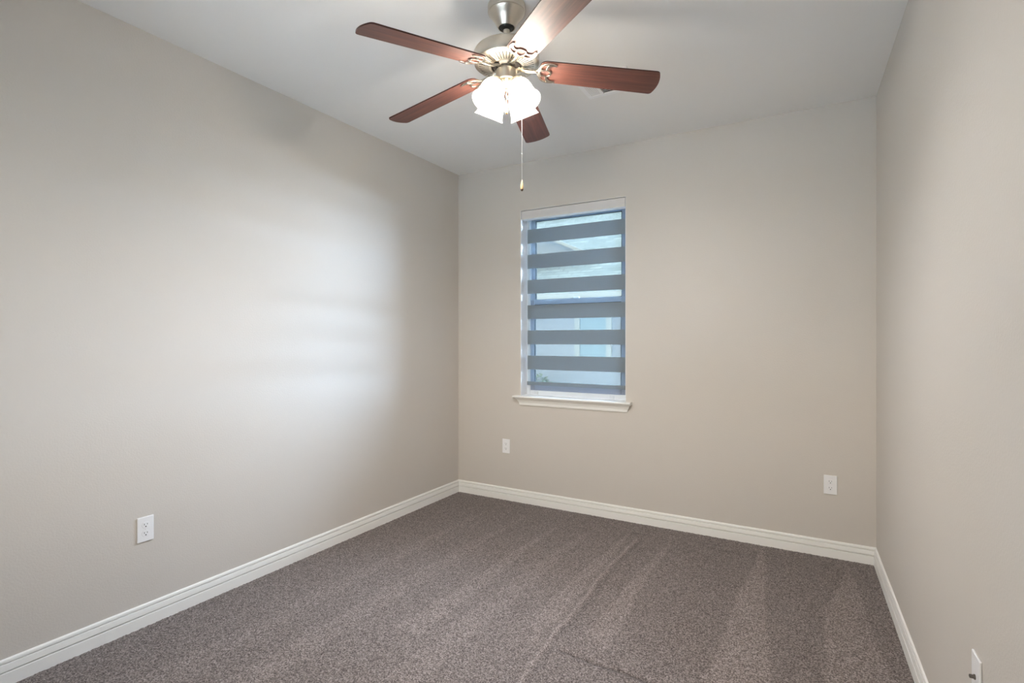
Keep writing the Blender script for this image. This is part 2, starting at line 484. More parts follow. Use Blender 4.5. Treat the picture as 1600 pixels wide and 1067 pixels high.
# ------------------------------------------------------------------ window
win = empty('window_1', ((WX0 + WX1) / 2, 0.0, WZ0))
structure(win, 'white single hung window in the back wall with moulded sill', 'window')
def wlink(name, bm, m, smooth=False, parent=win):
    o = link(name, bm, m, parent, smooth)
    if parent is win: o.matrix_parent_inverse = Matrix.Translation(-win.location)
    return o
# painted returns (thin skins lining the opening)
bm = bmesh.new()
e = 0.003
box(bm, WX0, WX0 + e, 0.0, TH, WZ0, WZ1)
box(bm, WX1 - e, WX1, 0.0, TH, WZ0, WZ1)
box(bm, WX0 + e, WX1 - e, 0.0, TH, WZ1 - e, WZ1)
wlink('window_return', bm, M_RETURN)
FY0, FY1 = 0.100, 0.140
bm = bmesh.new()
fw = 0.032
box(bm, WX0 + e, WX0 + e + fw, FY0, FY1, WZ0, WZ1 - e, 0.003)
box(bm, WX1 - e - fw, WX1 - e, FY0, FY1, WZ0, WZ1 - e, 0.003)
box(bm, WX0 + e + fw, WX1 - e - fw, FY0, FY1, WZ1 - e - fw, WZ1 - e, 0.003)
box(bm, WX0 + e + fw, WX1 - e - fw, FY0, FY1, WZ0, WZ0 + 0.036, 0.003)
wlink('window_frame', bm, M_VINYL)
sx0, sx1 = WX0 + e + fw, WX1 - e - fw
def sash(name, z0, z1, y0, y1, rb, rt):
    bm = bmesh.new()
    s = 0.036
    box(bm, sx0, sx0 + s, y0, y1, z0, z1, 0.003)
    box(bm, sx1 - s, sx1, y0, y1, z0, z1, 0.003)
    box(bm, sx0 + s, sx1 - s, y0, y1, z0, z0 + rb, 0.003)
    box(bm, sx0 + s, sx1 - s, y0, y1, z1 - rt, z1, 0.003)
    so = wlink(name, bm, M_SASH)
    bm = bmesh.new()
    ya, yb, g = y0 + 0.0015, y1 + 0.006, 0.004  # strips added to darken the brightly lit sash reveal
    box(bm, sx0 + s, sx0 + s + g, ya, yb, z0 + rb, z1 - rt)
    box(bm, sx1 - s - g, sx1 - s, ya, yb, z0 + rb, z1 - rt)
    box(bm, sx0 + s + g, sx1 - s - g, ya, yb, z0 + rb, z0 + rb + g)
    box(bm, sx0 + s + g, sx1 - s - g, ya, yb, z1 - rt - g, z1 - rt)
    link('reveal_strip', bm, M_REVEAL, so)
    bm = bmesh.new()
    ym = y1 - 0.004
    box(bm, sx0 + s + g, sx1 - s - g, ym - 0.002, ym + 0.002, z0 + rb + g, z1 - rt - g)
    p = link('pane', bm, M_GLASS, so)
    return so
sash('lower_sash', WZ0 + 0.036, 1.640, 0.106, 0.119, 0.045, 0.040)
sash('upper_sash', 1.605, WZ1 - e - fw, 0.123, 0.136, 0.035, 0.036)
# sash lock on the meeting rail
bm = bmesh.new()
box(bm, 1.03, 1.08, 0.107, 0.119, 1.640, 1.652, 0.003)
wlink('sash_lock', bm, M_VINYL)
# stool with horns, and apron with mitred returns
bm = bmesh.new()
pr = [(-0.044, -0.0175), (-0.050, -0.013), (-0.052, -0.008), (-0.050, -0.003), (-0.044, 0.0)]
pts = [(y, WZ0 + z) for y, z in pr] + [(-0.0, WZ0), (-0.0, WZ0 - 0.0175)]
pts = pts
prism(bm, None, len(pts), [lambda i: Vector((0.566, *pts[i])), lambda i: Vector((1.5365, *pts[i]))])
box(bm, WX0 + e, WX1 - e, 0.0, FY0, WZ0 - 0.0175, WZ0)
wlink('window_stool', bm, M_TRIM)
AP = [(0.0, 0.0), (0.0, -0.058), (0.008, -0.058), (0.010, -0.054), (0.0125, -0.036), (0.016, -0.031), (0.016, -0.028), (0.019, -0.026),
      (0.022, -0.014), (0.028, -0.007), (0.032, -0.005), (0.032, 0.0)]
bm = bmesh.new()
za = WZ0 - 0.0175
prism(bm, None, len(AP), [lambda i: Vector((0.622 - AP[i][0] * 1.25, -AP[i][0], za + AP[i][1])), lambda i: Vector((1.494 + AP[i][0] * 1.25, -AP[i][0], za + AP[i][1]))])
wlink('apron', bm, M_TRIM)

# unseen window added behind the camera to give fill light
fill_win = empty('fill_window', ((RX0 + RX1) / 2, REAR, RZ0))
structure(fill_win, 'plain white window added unseen behind the camera for fill light', 'window')
bm = bmesh.new()
for (x0, x1, z0, z1) in ((RX0, RX0 + .045, RZ0, RZ1), (RX1 - .045, RX1, RZ0, RZ1), (RX0 + .045, RX1 - .045, RZ0, RZ0 + .045), (RX0 + .045, RX1 - .045, RZ1 - .045, RZ1),
                         ((RX0 + RX1) / 2 - .02, (RX0 + RX1) / 2 + .02, RZ0 + .045, RZ1 - .045)):
    box(bm, x0, x1, REAR - 0.11, REAR - 0.05, z0, z1)
o = link('window_frame', bm, M_VINYL, fill_win); o.matrix_parent_inverse = Matrix.Translation(-fill_win.location)
bm = bmesh.new(); box(bm, RX0 + .045, RX1 - .045, REAR - 0.082, REAR - 0.078, RZ0 + .045, RZ1 - .045)
o = link('pane', bm, M_GLASS, fill_win); o.matrix_parent_inverse = Matrix.Translation(-fill_win.location)

# ------------------------------------------------------------------ zebra blind
BX0, BX1 = WX0 + e, WX1 - e
blind = empty('roller_blind', ((WX0 + WX1) / 2, 0.04, 2.2855))
tag(blind, 'grey and sheer striped roller blind in a white cassette inside the window', 'window blind')
def blink(name, bm, m, smooth=False):
    o = link(name, bm, m, blind, smooth); o.matrix_parent_inverse = Matrix.Translation(-blind.location); return o
bm = bmesh.new()
box(bm, BX0 + 0.003, BX1 - 0.003, 0.0, 0.004, 2.2855, 2.3500, 0.001)
box(bm, BX0 + 0.009, BX1 - 0.009, 0.004, 0.085, 2.3380, 2.3410)
box(bm, BX0 + 0.009, BX0 + 0.012, 0.004, 0.085, 2.287, 2.3380)
box(bm, BX1 - 0.012, BX1 - 0.009, 0.004, 0.085, 2.287, 2.3380)
blink('cassette', bm, M_CASSETTE)
bm = bmesh.new()
box(bm, BX0 + 0.0005, BX1 - 0.0005, 0.030, 0.084, 2.3412, 2.3542)  # dark strip standing for the shade in the gap above the cassette
blink('gap_shade_top', bm, M_SLOT)
for x0, x1 in ((BX0 + .0002, BX0 + .0088), (BX1 - .0088, BX1 - .0002)):
    bm = bmesh.new(); box(bm, x0, x1, 0.020, 0.084, 2.287, 2.3412); blink('gap_shade_side', bm, M_SLOT)  # dark strips standing for the shade in the side gaps
bm = bmesh.new()
box(bm, BX0 + 0.004, BX1 - 0.004, 0.0005, 0.062, 2.2825, 2.2855, 0.001)  # underside given a whiter colour for the window light on it
blink('cassette_lip', bm, M_VENT)
bm = bmesh.new()
lathe(bm, [(0, 0), (0.024, 0), (0.024, BX1 - BX0 - 0.03), (0, BX1 - BX0 - 0.03)], 24, Matrix.Translation((BX0 + 0.015, 0.046, 2.316)) @ Matrix.Rotation(PI / 2, 4, 'Y'))
blink('roller_tube', bm, M_BAND, True)
FX0, FX1, FYD = WX0 + 0.027, WX1 - 0.027, 0.070
bm = bmesh.new()
vs = [bm.verts.new(p) for p in ((FX0, FYD + .0012, 0.965), (FX1, FYD + .0012, 0.965), (FX1, FYD + .0012, 2.315), (FX0, FYD + .0012, 2.315))]
bm.faces.new(vs)
blink('sheer_panel', bm, M_SHEER)
for k in range(6):
    zt = 2.2112 - 0.20555 * k
    bm = bmesh.new()
    box(bm, FX0, FX1, FYD - 0.0004, FYD + 0.0004, zt - 0.1128, zt)
    blink('fabric_band', bm, M_BAND)
bm = bmesh.new()
box(bm, FX0, FX1, FYD - 0.006, FYD + 0.007, 0.943, 0.9725, 0.003)
br_ = blink('bottom_rail', bm, M_BAND)
for s, x in ((0, FX0), (1, FX1)):
    bm = bmesh.new()
    box(bm, x - 0.002, x + 0.002, FYD - 0.0065, FYD + 0.0075, 0.9425, 0.973, 0.001)
    link('end_cap', bm, M_STEEL, br_)
for x in (0.690, 1.335):
    bm = bmesh.new()
    box(bm, x, x + 0.035, 0.088, 0.100, WZ0 + 0.004, WZ0 + 0.028, 0.003)
    box(bm, x + 0.004, x + 0.031, 0.080, 0.0885, WZ0 + 0.020, WZ0 + 0.027, 0.002)
    blink('hold_down_bracket', bm, M_VINYL)

# ------------------------------------------------------------------ outlets
def outlet(name, loc, rz, label):
    """front faces local -y"""
    t = empty(name, loc, rz)
    tag(t, label, 'electrical outlet', 'duplex wall outlets')
    bm = bmesh.new(); box(bm, -0.035, 0.035, -0.006, 0.0, -0.0575, 0.0575, 0.0028)
    link('cover_plate', bm, M_PLATE, t)
    for s in (1, -1):
        zc = 0.0195 * s
        bm = bmesh.new()
        prof = []
        for k in range(28):                        # flat-topped round receptacle face
            a = 2 * PI * k / 28
            x, z = 0.0166 * math.cos(a), max(-0.0140, min(0.0140, 0.0166 * math.sin(a)))
            prof.append((x, z))
        prism(bm, None, 28, [lambda i: Vector((prof[i][0], -0.0058, zc + prof[i][1])), lambda i: Vector((prof[i][0], -0.0068, zc + prof[i][1])),
                             lambda i: Vector((prof[i][0] * .95, -0.0072, zc + prof[i][1] * .95))])
        f = link('receptacle', bm, M_PLATE, t)
        bm = bmesh.new()
        box(bm, -0.0073, -0.0053, -0.0075, -0.0070, zc - 0.0004, zc + 0.0070)
        box(bm, 0.0053, 0.0072, -0.0075, -0.0070, zc + 0.0004, zc + 0.0064)
        lathe(bm, [(0, 0), (0.0027, 0), (0.0027, 0.0005), (0, 0.0005)], 12, Matrix.Translation((0, -0.0070, zc - 0.0070)) @ Matrix.Rotation(PI / 2, 4, 'X'))
        link('slots', bm, M_SLOT, f)
    bm = bmesh.new()
    lathe(bm, [(0, 0.0014), (0.0022, 0.0010), (0.0028, 0.0), (0, 0.0)], 14, Matrix.Translation((0, -0.0058, 0)) @ Matrix.Rotation(PI / 2, 4, 'X'))
    link('screw', bm, M_PLATE, t, True)
    return t
outlet('wall_outlet', (0.0, -2.4668, 0.4435), PI / 2, 'white duplex outlet low on the long left wall, alone above its baseboard')
outlet('wall_outlet', (0.4822, 0.0, 0.4388), 0.0, 'white duplex outlet below and left of the window, nearest the left corner')
outlet('wall_outlet', (2.7630, 0.0, 0.4355), 0.0, 'white duplex outlet on the window wall near the right corner')

# coaxial plate on the right wall (faces -x)
yc = -1.946
cp = empty('coaxial_plate', (right_x(yc), yc, 0.4435), -PI / 2 + math.atan(FLARE))
tag(cp, 'white coaxial wall plate with a metal connector on the right wall', 'wall plate')
bm = bmesh.new(); box(bm, -0.035, 0.035, -0.006, 0.0, -0.0575, 0.0575, 0.0028)
link('cover_plate', bm, M_PLATE, cp)
bm = bmesh.new()
lathe(bm, [(0, 0.0), (0.0065, 0.0), (0.0065, 0.003), (0.0047, 0.003), (0.0047, 0.012), (0.0030, 0.0125), (0.0015, 0.0105), (0, 0.0105)], 6 * 4,
      Matrix.Translation((0, -0.006, 0)) @ Matrix.Rotation(PI / 2, 4, 'X'))
link('coaxial_jack', bm, M_STEEL, cp, True)
for s in (1, -1):
    bm = bmesh.new()
    lathe(bm, [(0, 0.0012), (0.0020, 0.0009), (0.0026, 0.0), (0, 0.0)], 14, Matrix.Translation((0, -0.006, 0.0415 * s)) @ Matrix.Rotation(PI / 2, 4, 'X'))
    link('screw', bm, M_PLATE, cp, True)

# ------------------------------------------------------------------ ceiling register
VX0, VX1, VY0, VY1 = 1.529, 1.831, -1.062, -0.806
vent = empty('ceiling_vent', ((VX0 + VX1) / 2, (VY0 + VY1) / 2, H))
tag(vent, 'white louvred air register in the ceiling beyond the fan', 'ceiling vent')
def vlink(name, bm, m):
    o = link(name, bm, m, vent); o.matrix_parent_inverse = Matrix.Translation(-vent.location); return o
bm = bmesh.new()
bw = 0.028
zf = H - 0.008
for (x0, x1, y0, y1) in ((VX0, VX1, VY0, VY0 + bw), (VX0, VX1, VY1 - bw, VY1), (VX0, VX0 + bw, VY0 + bw, VY1 - bw), (VX1 - bw, VX1, VY0 + bw, VY1 - bw)):
    box(bm, x0, x1, y0, y1, zf, H, 0.002)
vlink('frame', bm, M_VENT)
d1, d2 = VX0 + bw + 0.058, VX1 - bw - 0.058
bm = bmesh.new()
box(bm, d1, d1 + 0.014, VY0 + bw, VY1 - bw, zf, H - 0.001)
vlink('divider', bm, M_VENT)
bm = bmesh.new()
box(bm, d2 - 0.014, d2, VY0 + bw, VY1 - bw, zf, H - 0.001)
vlink('divider', bm, M_VENT)
bm = bmesh.new(); box(bm, VX0 + bw, VX1 - bw, VY0 + bw, VY1 - bw, H - 0.0012, H - 0.0002)
vlink('duct_opening', bm, M_VENTDARK)
def slat(cx_, cy_, length, along, ang, hw=0.0055):
    bm = bmesh.new()
    box(bm, -length / 2, length / 2, -hw, hw, -0.0005, 0.0005,
        M=Matrix.Translation((cx_, cy_, H - 0.0052)) @ Matrix.Rotation(0 if along == 'x' else PI / 2, 4, 'Z') @ Matrix.Rotation(ang, 4, 'X'))
    vlink('louver', bm, M_VENT)
ycm, yl = (VY0 + VY1) / 2, VY1 - VY0 - 2 * bw
for k in range(6): slat(VX0 + bw + 0.005 + k * 0.0098, ycm, yl, 'y', -0.30, 0.0037)
for k in range(6): slat(VX1 - bw - 0.005 - k * 0.0098, ycm, yl, 'y', 0.55)
for k in range(12): slat((d1 + d2) / 2, VY0 + bw + 0.010 + k * (yl - 0.02) / 11, d2 - d1 - 0.028, 'x', 0.6)

# ------------------------------------------------------------------ ceiling fan
RT = Vector((math.cos(YAW), math.sin(YAW), 0)); FW = Vector((-math.sin(YAW), math.cos(YAW), 0))
AX = Vector((1.5396, -1.7924, 0))
fan = empty('ceiling_fan', (AX.x, AX.y, H))
tag(fan, 'brushed nickel ceiling fan with five reddish wood blades and four lit glass shades', 'ceiling fan')
def z_(z): return z - H          # fan parts are built in the fan's own space
def flink(name, bm, m, smooth=True, auto=35):
    return link(name, bm, m, fan, smooth, auto)

bm = bmesh.new()
lathe(bm, [(0, z_(2.740)), (0.0800, z_(2.740)), (0.0806, z_(2.7355)), (0.0806, z_(2.7150)), (0.0795, z_(2.7105)), (0.0768, z_(2.7095)), (0.0765, z_(2.7075)), (0.0750, z_(2.7050)),
           (0.0690, z_(2.6975)), (0.0610, z_(2.6880)), (0.0540, z_(2.6785)), (0.0480, z_(2.6685)), (0.0430, z_(2.6590)), (0.0385, z_(2.6490)), (0.0370, z_(2.6465)),
           (0.0335, z_(2.6465)), (0.0335, z_(2.668)), (0.0, z_(2.668))], 72)
flink('canopy', bm, M_NICKEL)
bm = bmesh.new()
lathe(bm, [(0, z_(2.667)), (0.022, z_(2.666)), (0.0325, z_(2.658)), (0.030, z_(2.648)), (0.022, z_(2.640)), (0.0137, z_(2.637)), (0, z_(2.637))], 40)
flink('hanger_ball', bm, M_BLACK)
bm = bmesh.new()
lathe(bm, [(0, z_(2.640)), (0.0137, z_(2.640)), (0.0137, z_(2.590)), (0.020, z_(2.588)), (0.020, z_(2.565)), (0, z_(2.565))], 32)
flink('downrod', bm, M_NICKEL)
bm = bmesh.new()
lathe(bm, [(0, z_(2.5725)), (0.045, z_(2.5715)), (0.060, z_(2.5675)), (0.095, z_(2.5625)), (0.118, z_(2.5565)), (0.130, z_(2.5485)), (0.1340, z_(2.5445)), (0.1340, z_(2.5420)), (0.1365, z_(2.5410)),
           (0.1390, z_(2.5355)), (0.1395, z_(2.5075)), (0.1390, z_(2.4955)), (0.1375, z_(2.4910)), (0.1340, z_(2.4890)), (0.1300, z_(2.4880)), (0.1230, z_(2.4860)), (0.1185, z_(2.4850)),
           (0.0690, z_(2.4765)), (0.0660, z_(2.4770)), (0.0640, z_(2.4815)), (0.0640, z_(2.4935)), (0, z_(2.4935))], 96)
hous = flink('motor_housing', bm, M_NICKEL)
# cooling slots: narrow dark wedges lying on the sloping underside
bm = bmesh.new()
for k in range(48):
    a = 2 * PI * k / 48
    r0, r1_ = 0.076, 0.1165
    def zs(r): return z_(2.4765 + (r - 0.069) / (0.1185 - 0.069) * 0.0085)
    w0, w1 = 0.0016, 0.0024
    ring = [(r0, -w0), (r1_, -w1), (r1_ + .0016, 0), (r1_, w1), (r0, w0), (r0 - .0012, 0)]
    lo = [bm.verts.new((r * math.cos(a) - s * math.sin(a), r * math.sin(a) + s * math.cos(a), zs(r) - 0.0004)) for r, s in ring]
    hi = [bm.verts.new((r * math.cos(a) - s * math.sin(a), r * math.sin(a) + s * math.cos(a), zs(r) + 0.0010)) for r, s in ring]
    bm.faces.new(lo); bm.faces.new(hi[::-1])
    for i in range(6): bm.faces.new((lo[i], hi[i], hi[(i + 1) % 6], lo[(i + 1) % 6]))
so = link('cooling_slots', bm, M_SLOT, hous)
bm = bmesh.new()
lathe(bm, [(0, z_(2.4935)), (0.060, z_(2.4935)), (0.060, z_(2.4800)), (0.055, z_(2.4760)), (0.050, z_(2.4720)), (0, z_(2.4720))], 48)
flink('flywheel', bm, M_STEEL)
bm = bmesh.new()
lathe(bm, [(0, z_(2.476)), (0.036, z_(2.476)), (0.038, z_(2.466)), (0.0445, z_(2.464)), (0.0455, z_(2.460)), (0.0455, z_(2.425)), (0.0445, z_(2.4215)), (0.040, z_(2.4205)), (0, z_(2.4205))], 64)
flink('switch_housing', bm, M_NICKEL)
bm = bmesh.new()
lathe(bm, [(0, z_(2.4215)), (0.030, z_(2.4215)), (0.031, z_(2.418)), (0.026, z_(2.412)), (0.018, z_(2.402)), (0.0115, z_(2.394)), (0.0085, z_(2.389)), (0.0095, z_(2.385)), (0.0085, z_(2.380)), (0, z_(2.377))], 40)
flink('light_fitter', bm, M_NICKEL2)

# blades and blade irons
PH, PIT, DROOP, TX, TY, ZB, RTIP = 3.8245, -0.2019, 0.098, 0.0248, -0.0139, 2.4746, 0.660
def blade_matrix(a):
    er = math.cos(a) * RT + math.sin(a) * FW
    et = -math.sin(a) * RT + math.cos(a) * FW
    ez = Vector((0, 0, 1))
    def lin(v, rad):
        v = v.copy()
        v.z += -DROOP * rad + TX * v.dot(RT) + TY * v.dot(FW)
        return v
    x = lin(er, 1.0).normalized()
    y = lin(math.cos(PIT) * et + math.sin(PIT) * ez, 0.0)
    y = (y - x * y.dot(x)).normalized()
    z = x.cross(y)
    M = Matrix((x, y, z)).transposed().to_4x4()
    M.translation = Vector((0, 0, z_(ZB)))
    return M

def blade_outline():
    R0 = 0.142
    def half(r): return 0.5 * (0.1169 + (0.1366 - 0.1169) * r / 0.66)
    up = []
    # root: rounded shoulder
    rc = 0.030
    h0 = half(R0 + rc)
    for k in range(9):
        t = PI / 2 * k / 8
        up.append((R0 + rc - rc * math.cos(t), h0 - 0.026 + 0.026 * math.sin(t)))
    # tip: shallow arc running smoothly into round corners
    ht = half(RTIP)
    ct, bul = 0.017, 0.011
    dl = 0.3
    for _ in range(20): dl = math.atan(2 * bul / (ht - ct + ct * math.sin(dl)))
    yh = ht - ct + ct * math.sin(dl)
    xc = RTIP - bul - ct * math.cos(dl)
    for k in range(9):
        t = PI / 2 + (dl - PI / 2) * k / 8
        up.append((xc + ct * math.cos(t), ht - ct + ct * math.sin(t)))
    for k in range(1, 8):
        s = 1 - k / 8
        up.append((RTIP - bul * s * s, yh * s))
    lower = [(x, -y) for x, y in up[::-1]]
    return up + [(RTIP, 0.0)] + lower

OUT = blade_outline()
bm = bmesh.new()
tb = 0.0055
lo = [bm.verts.new((x, y, 0)) for x, y in OUT]
hi = [bm.verts.new((x, y, tb)) for x, y in OUT]
f = bm.faces.new(lo); f.material_index = 0
f = bm.faces.new(hi[::-1]); f.material_index = 0
for i in range(len(OUT)):
    j = (i + 1) % len(OUT)
    f = bm.faces.new((lo[i], hi[i], hi[j], lo[j])); f.material_index = 1
blade0 = link('blade', bm, [M_WOOD, M_EDGE], fan)

# blade iron: a crescent of cast nickel with three cut-outs, flat under the blade root
def curve_fill(name, loops, depth, bevel, mat):
    cu = bpy.data.curves.new(name, 'CURVE')
    cu.dimensions = '2D'; cu.fill_mode = 'BOTH'
    cu.extrude = depth; cu.bevel_depth = bevel; cu.bevel_resolution = 2
    for pts in loops:
        sp = cu.splines.new('POLY'); sp.points.add(len(pts) - 1)
        for p, q_ in zip(sp.points, pts): p.co = (q_[0], q_[1], 0, 1)
        sp.use_cyclic_u = True
    tmp = bpy.data.objects.new(name, cu); COL.objects.link(tmp)
    dg = bpy.context.evaluated_depsgraph_get(); dg.update()
    me = bpy.data.meshes.new_from_object(tmp.evaluated_get(dg))
    bpy.data.objects.remove(tmp)
    me.materials.clear(); me.materials.append(mat)
    me.polygons.foreach_set('use_smooth', [True] * len(me.polygons))
    me.set_sharp_from_angle(angle=math.radians(50))
    return me
def arc(cx_, cy_, r, a0, a1, n, sx=1.0, sy=1.0):
    return [(cx_ + sx * r * math.cos(a0 + (a1 - a0) * k / n), cy_ + sy * r * math.sin(a0 + (a1 - a0) * k / n)) for k in range(n + 1)]
def bez(p0, p1, p2, p3, n):
    o = []
    for k in range(n + 1):
        t = k / n; s = 1 - t
        o.append(tuple(s ** 3 * a + 3 * s * s * t * b_ + 3 * s * t * t * c_ + t ** 3 * d_ for a, b_, c_, d_ in zip(p0, p1, p2, p3)))
    return o
half_out = bez((0.128, 0.0105), (0.140, 0.012), (0.136, 0.046), (0.168, 0.0545), 10) + bez((0.168, 0.0545), (0.184, 0.058), (0.203, 0.0555), (0.2105, 0.0500), 7)[1:] \
    + bez((0.2105, 0.0500), (0.2135, 0.0465), (0.209, 0.0435), (0.203, 0.0445), 4)[1:] \
    + bez((0.203, 0.0445), (0.182, 0.046), (0.172, 0.030), (0.178, 0.018), 9)[1:] \
    + bez((0.178, 0.018), (0.186, 0.019), (0.191, 0.010), (0.191, 0.0), 6)[1:]
outer = half_out + [(x, -y) for x, y in half_out[-2::-1]]
side = bez((0.1455, 0.0205), (0.1470, 0.0370), (0.1580, 0.0470), (0.1820, 0.0500), 8) + bez((0.1820, 0.0500), (0.1715, 0.0420), (0.1665, 0.0315), (0.1700, 0.0205), 7)[1:] + bez((0.1700, 0.0205), (0.163, 0.0185), (0.153, 0.0180), (0.1455, 0.0205), 4)[1:-1]
midh = bez((0.1415, 0.0), (0.143, 0.0120), (0.156, 0.0152), (0.1725, 0.0160), 7) + bez((0.1725, 0.0160), (0.1815, 0.0150), (0.1865, 0.0080), (0.1865, 0.0), 6)[1:]
midh = midh + [(x, -y) for x, y in midh[-2:0:-1]]
iron_me = curve_fill('blade_iron', [outer, side, [(x, -y) for x, y in side[::-1]], midh], 0.0016, 0.0016, M_NICKEL2)
bm = bmesh.new(); bm.from_mesh(iron_me)
bmesh.ops.translate(bm, verts=bm.verts, vec=(0, 0, -0.0036))
# the neck that runs in under the flywheel
def neck_ring(x, hw, zt, zb_): return [(x, -hw, zt), (x, hw, zt), (x, hw * 1.0, zb_ + .002), (x, hw * .6, zb_), (x, -hw * .6, zb_), (x, -hw, zb_ + .002)]
secs = [neck_ring(0.040, 0.0150, 0.006, -0.002), neck_ring(0.058, 0.0140, 0.006, -0.003), neck_ring(0.072, 0.0085, 0.003, -0.008), neck_ring(0.100, 0.0075, 0.0, -0.0095),
        neck_ring(0.124, 0.0095, 0.0, -0.0085), neck_ring(0.136, 0.0125, -0.0006, -0.0068), neck_ring(0.146, 0.006, -0.001, -0.0066)]
rings = [[bm.verts.new(p) for p in s] for s in secs]
for a_r, b_r in zip(rings[:-1], rings[1:]):
    for i in range(6): bm.faces.new((a_r[i], a_r[(i + 1) % 6], b_r[(i + 1) % 6], b_r[i]))
bm.faces.new(rings[0][::-1]); bm.faces.new(rings[-1])
bm.to_mesh(iron_me); bm.free()
iron_me.polygons.foreach_set('use_smooth', [True] * len(iron_me.polygons))
iron_me.set_sharp_from_angle(angle=math.radians(50))
bm = bmesh.new()
lathe(bm, [(0, -0.0030), (0.0030, -0.0024), (0.0040, 0.0), (0, 0.0)], 14)
screw_me = None
for k in range(5):
    a = PH - k * 2 * PI / 5
    M = blade_matrix(a)
    bo = blade0 if k == 0 else blade0.copy()
    if k: COL.objects.link(bo); bo.parent = fan
    bo.matrix_local = M
    io = bpy.data.objects.new('blade_iron', iron_me); COL.objects.link(io); io.parent = fan
    io.matrix_local = M
    for (sx, sy) in ((0.176, 0.051), (0.176, -0.051), (0.186, 0.0)):
        if screw_me is None:
            s = link('screw', bm, M_NICKEL2, io, True); screw_me = s.data
        else:
            s = bpy.data.objects.new('screw', screw_me); COL.objects.link(s); s.parent = io
        s.location = (sx, sy, -0.0064)

# lamp arms, glass shades, bulbs
NECK = 0.021
SH_RAW = [(0.0270, 0.0), (0.0275, 0.004), (0.0310, 0.009), (0.0385, 0.016), (0.0445, 0.026), (0.0480, 0.038), (0.0500, 0.052), (0.0512, 0.068), (0.0525, 0.084),
          (0.0545, 0.100), (0.0575, 0.114), (0.0615, 0.125), (0.0650, 0.1315)]
SH_OUT = [(r, z * (0.1315 - NECK) / 0.1315) for r, z in SH_RAW]
SH_IN = [(r - 0.0028, z) for r, z in SH_OUT]
TILT = math.radians(29)
for k in range(4):
    a = PI / 4 + k * PI / 2
    d = math.cos(a) * RT + math.sin(a) * FW
    zx = (-math.cos(TILT)) * Vector((0, 0, 1)) + math.sin(TILT) * d        # shade axis, neck to mouth
    yx = Vector((-d.y, d.x, 0)); xx = yx.cross(zx)
    M = Matrix((xx, yx, zx)).transposed().to_4x4()
    M.translation = d * 0.0490 + Vector((0, 0, z_(2.4115))) + zx * NECK
    bm = bmesh.new()
    tube(bm, [d * 0.016 + Vector((0, 0, z_(2.4130))), d * 0.034 + Vector((0, 0, z_(2.4190))), d * 0.046 + Vector((0, 0, z_(2.4155)))], 0.0085, 14)
    lathe(bm, [(0, -0.020), (0.016, -0.019), (0.024, -0.013), (0.0292, -0.006), (0.0300, 0.006), (0.0292, 0.0075), (0.0255, 0.0075), (0.0255, -0.004), (0, -0.004)], 40, M)
    flink('lamp_arm', bm, M_NICKEL2)
    bm = bmesh.new()
    lathe(bm, SH_OUT + SH_IN[::-1], 56, None, closed=True)
    sh = link('lamp_shade', bm, M_SHADE, fan, True, 60)
    sh.matrix_local = M
    bm = bmesh.new()
    lathe(bm, [(0, 0.0), (0.012, 0.0), (0.012, 0.026), (0, 0.026)], 24)
    link('socket', bm, M_PLATE, sh, True)
    bm = bmesh.new()
    lathe(bm, [(0, 0.024), (0.011, 0.0245), (0.014, 0.032), (0.021, 0.042), (0.025, 0.053), (0.0245, 0.062), (0.020, 0.070), (0.011, 0.0755), (0, 0.077)], 28)
    link('bulb', bm, M_BULB, sh, True, 60)

# pull chains
def beads(bm, p0, p1, r=0.0016, pitch=0.0046):
    p0, p1 = Vector(p0), Vector(p1)
    L = (p1 - p0).length
    n_ = int(L / pitch)
    for i in range(n_ + 1):
        bmesh.ops.create_icosphere(bm, subdivisions=1, radius=r, matrix=Matrix.Translation(p0.lerp(p1, i / n_)))
    tube(bm, [p0, p1], 0.0007, 6)
def pull(offset, ztop, zfob, fob_len, joint, start):
    bm = bmesh.new()
    beads(bm, (offset.x, offset.y, z_(ztop)), (offset.x, offset.y, z_(zfob)))
    if start is not None:
        tube(bm, [start, Vector((offset.x, offset.y, start.z + 0.001)), Vector((offset.x, offset.y, z_(ztop) - 0.002))], 0.0022, 8)
    if joint:
        lathe(bm, [(0, -0.004), (0.0022, -0.003), (0.0026, 0), (0.0022, 0.003), (0, 0.004)], 10, Matrix.Translation((offset.x, offset.y, z_(joint))))
    ch = flink('pull_chain', bm, M_CHAIN)
    bm = bmesh.new()
    L = fob_len
    prof = [(0, 0.0), (0.0022, -0.001), (0.0030, -0.10 * L), (0.0048, -0.35 * L), (0.0064, -0.62 * L), (0.0062, -0.82 * L), (0.0046, -0.95 * L), (0, -L)]
    lathe(bm, prof, 20, Matrix.Translation((offset.x, offset.y, z_(zfob))))
    bm.faces.ensure_lookup_table()
    for f in bm.faces:
        if f.calc_center_median().z < z_(zfob) - 0.86 * L: f.material_index = 1
    link('chain_fob', bm, [M_FOB, M_FOBTIP], ch, True, 60)
pull(RT * 0.0005 + FW * 0.0, 2.379, 2.326, 0.049, None, None)
off = RT * 0.0655
pull(off, 2.4400, 1.997, 0.047, 2.108, RT * 0.044 + Vector((0, 0, z_(2.4400))))

# ------------------------------------------------------------------ outdoors
bm = bmesh.new(); box(bm, -25, 25, -25, 40, -0.6, -0.5)
structure(link('ground', bm, M_GRASS), 'green lawn outside the window', 'ground')
bm = bmesh.new(); box(bm, -9, 12, -14, REAR - TH - 0.02, -0.5, -0.2)  # unseen slab added to bounce light up through the rear opening
structure(link('rear_reflector', bm, M_BOUNCE), 'pale concrete patio added unseen behind the house to bounce daylight in', 'rear_reflector')

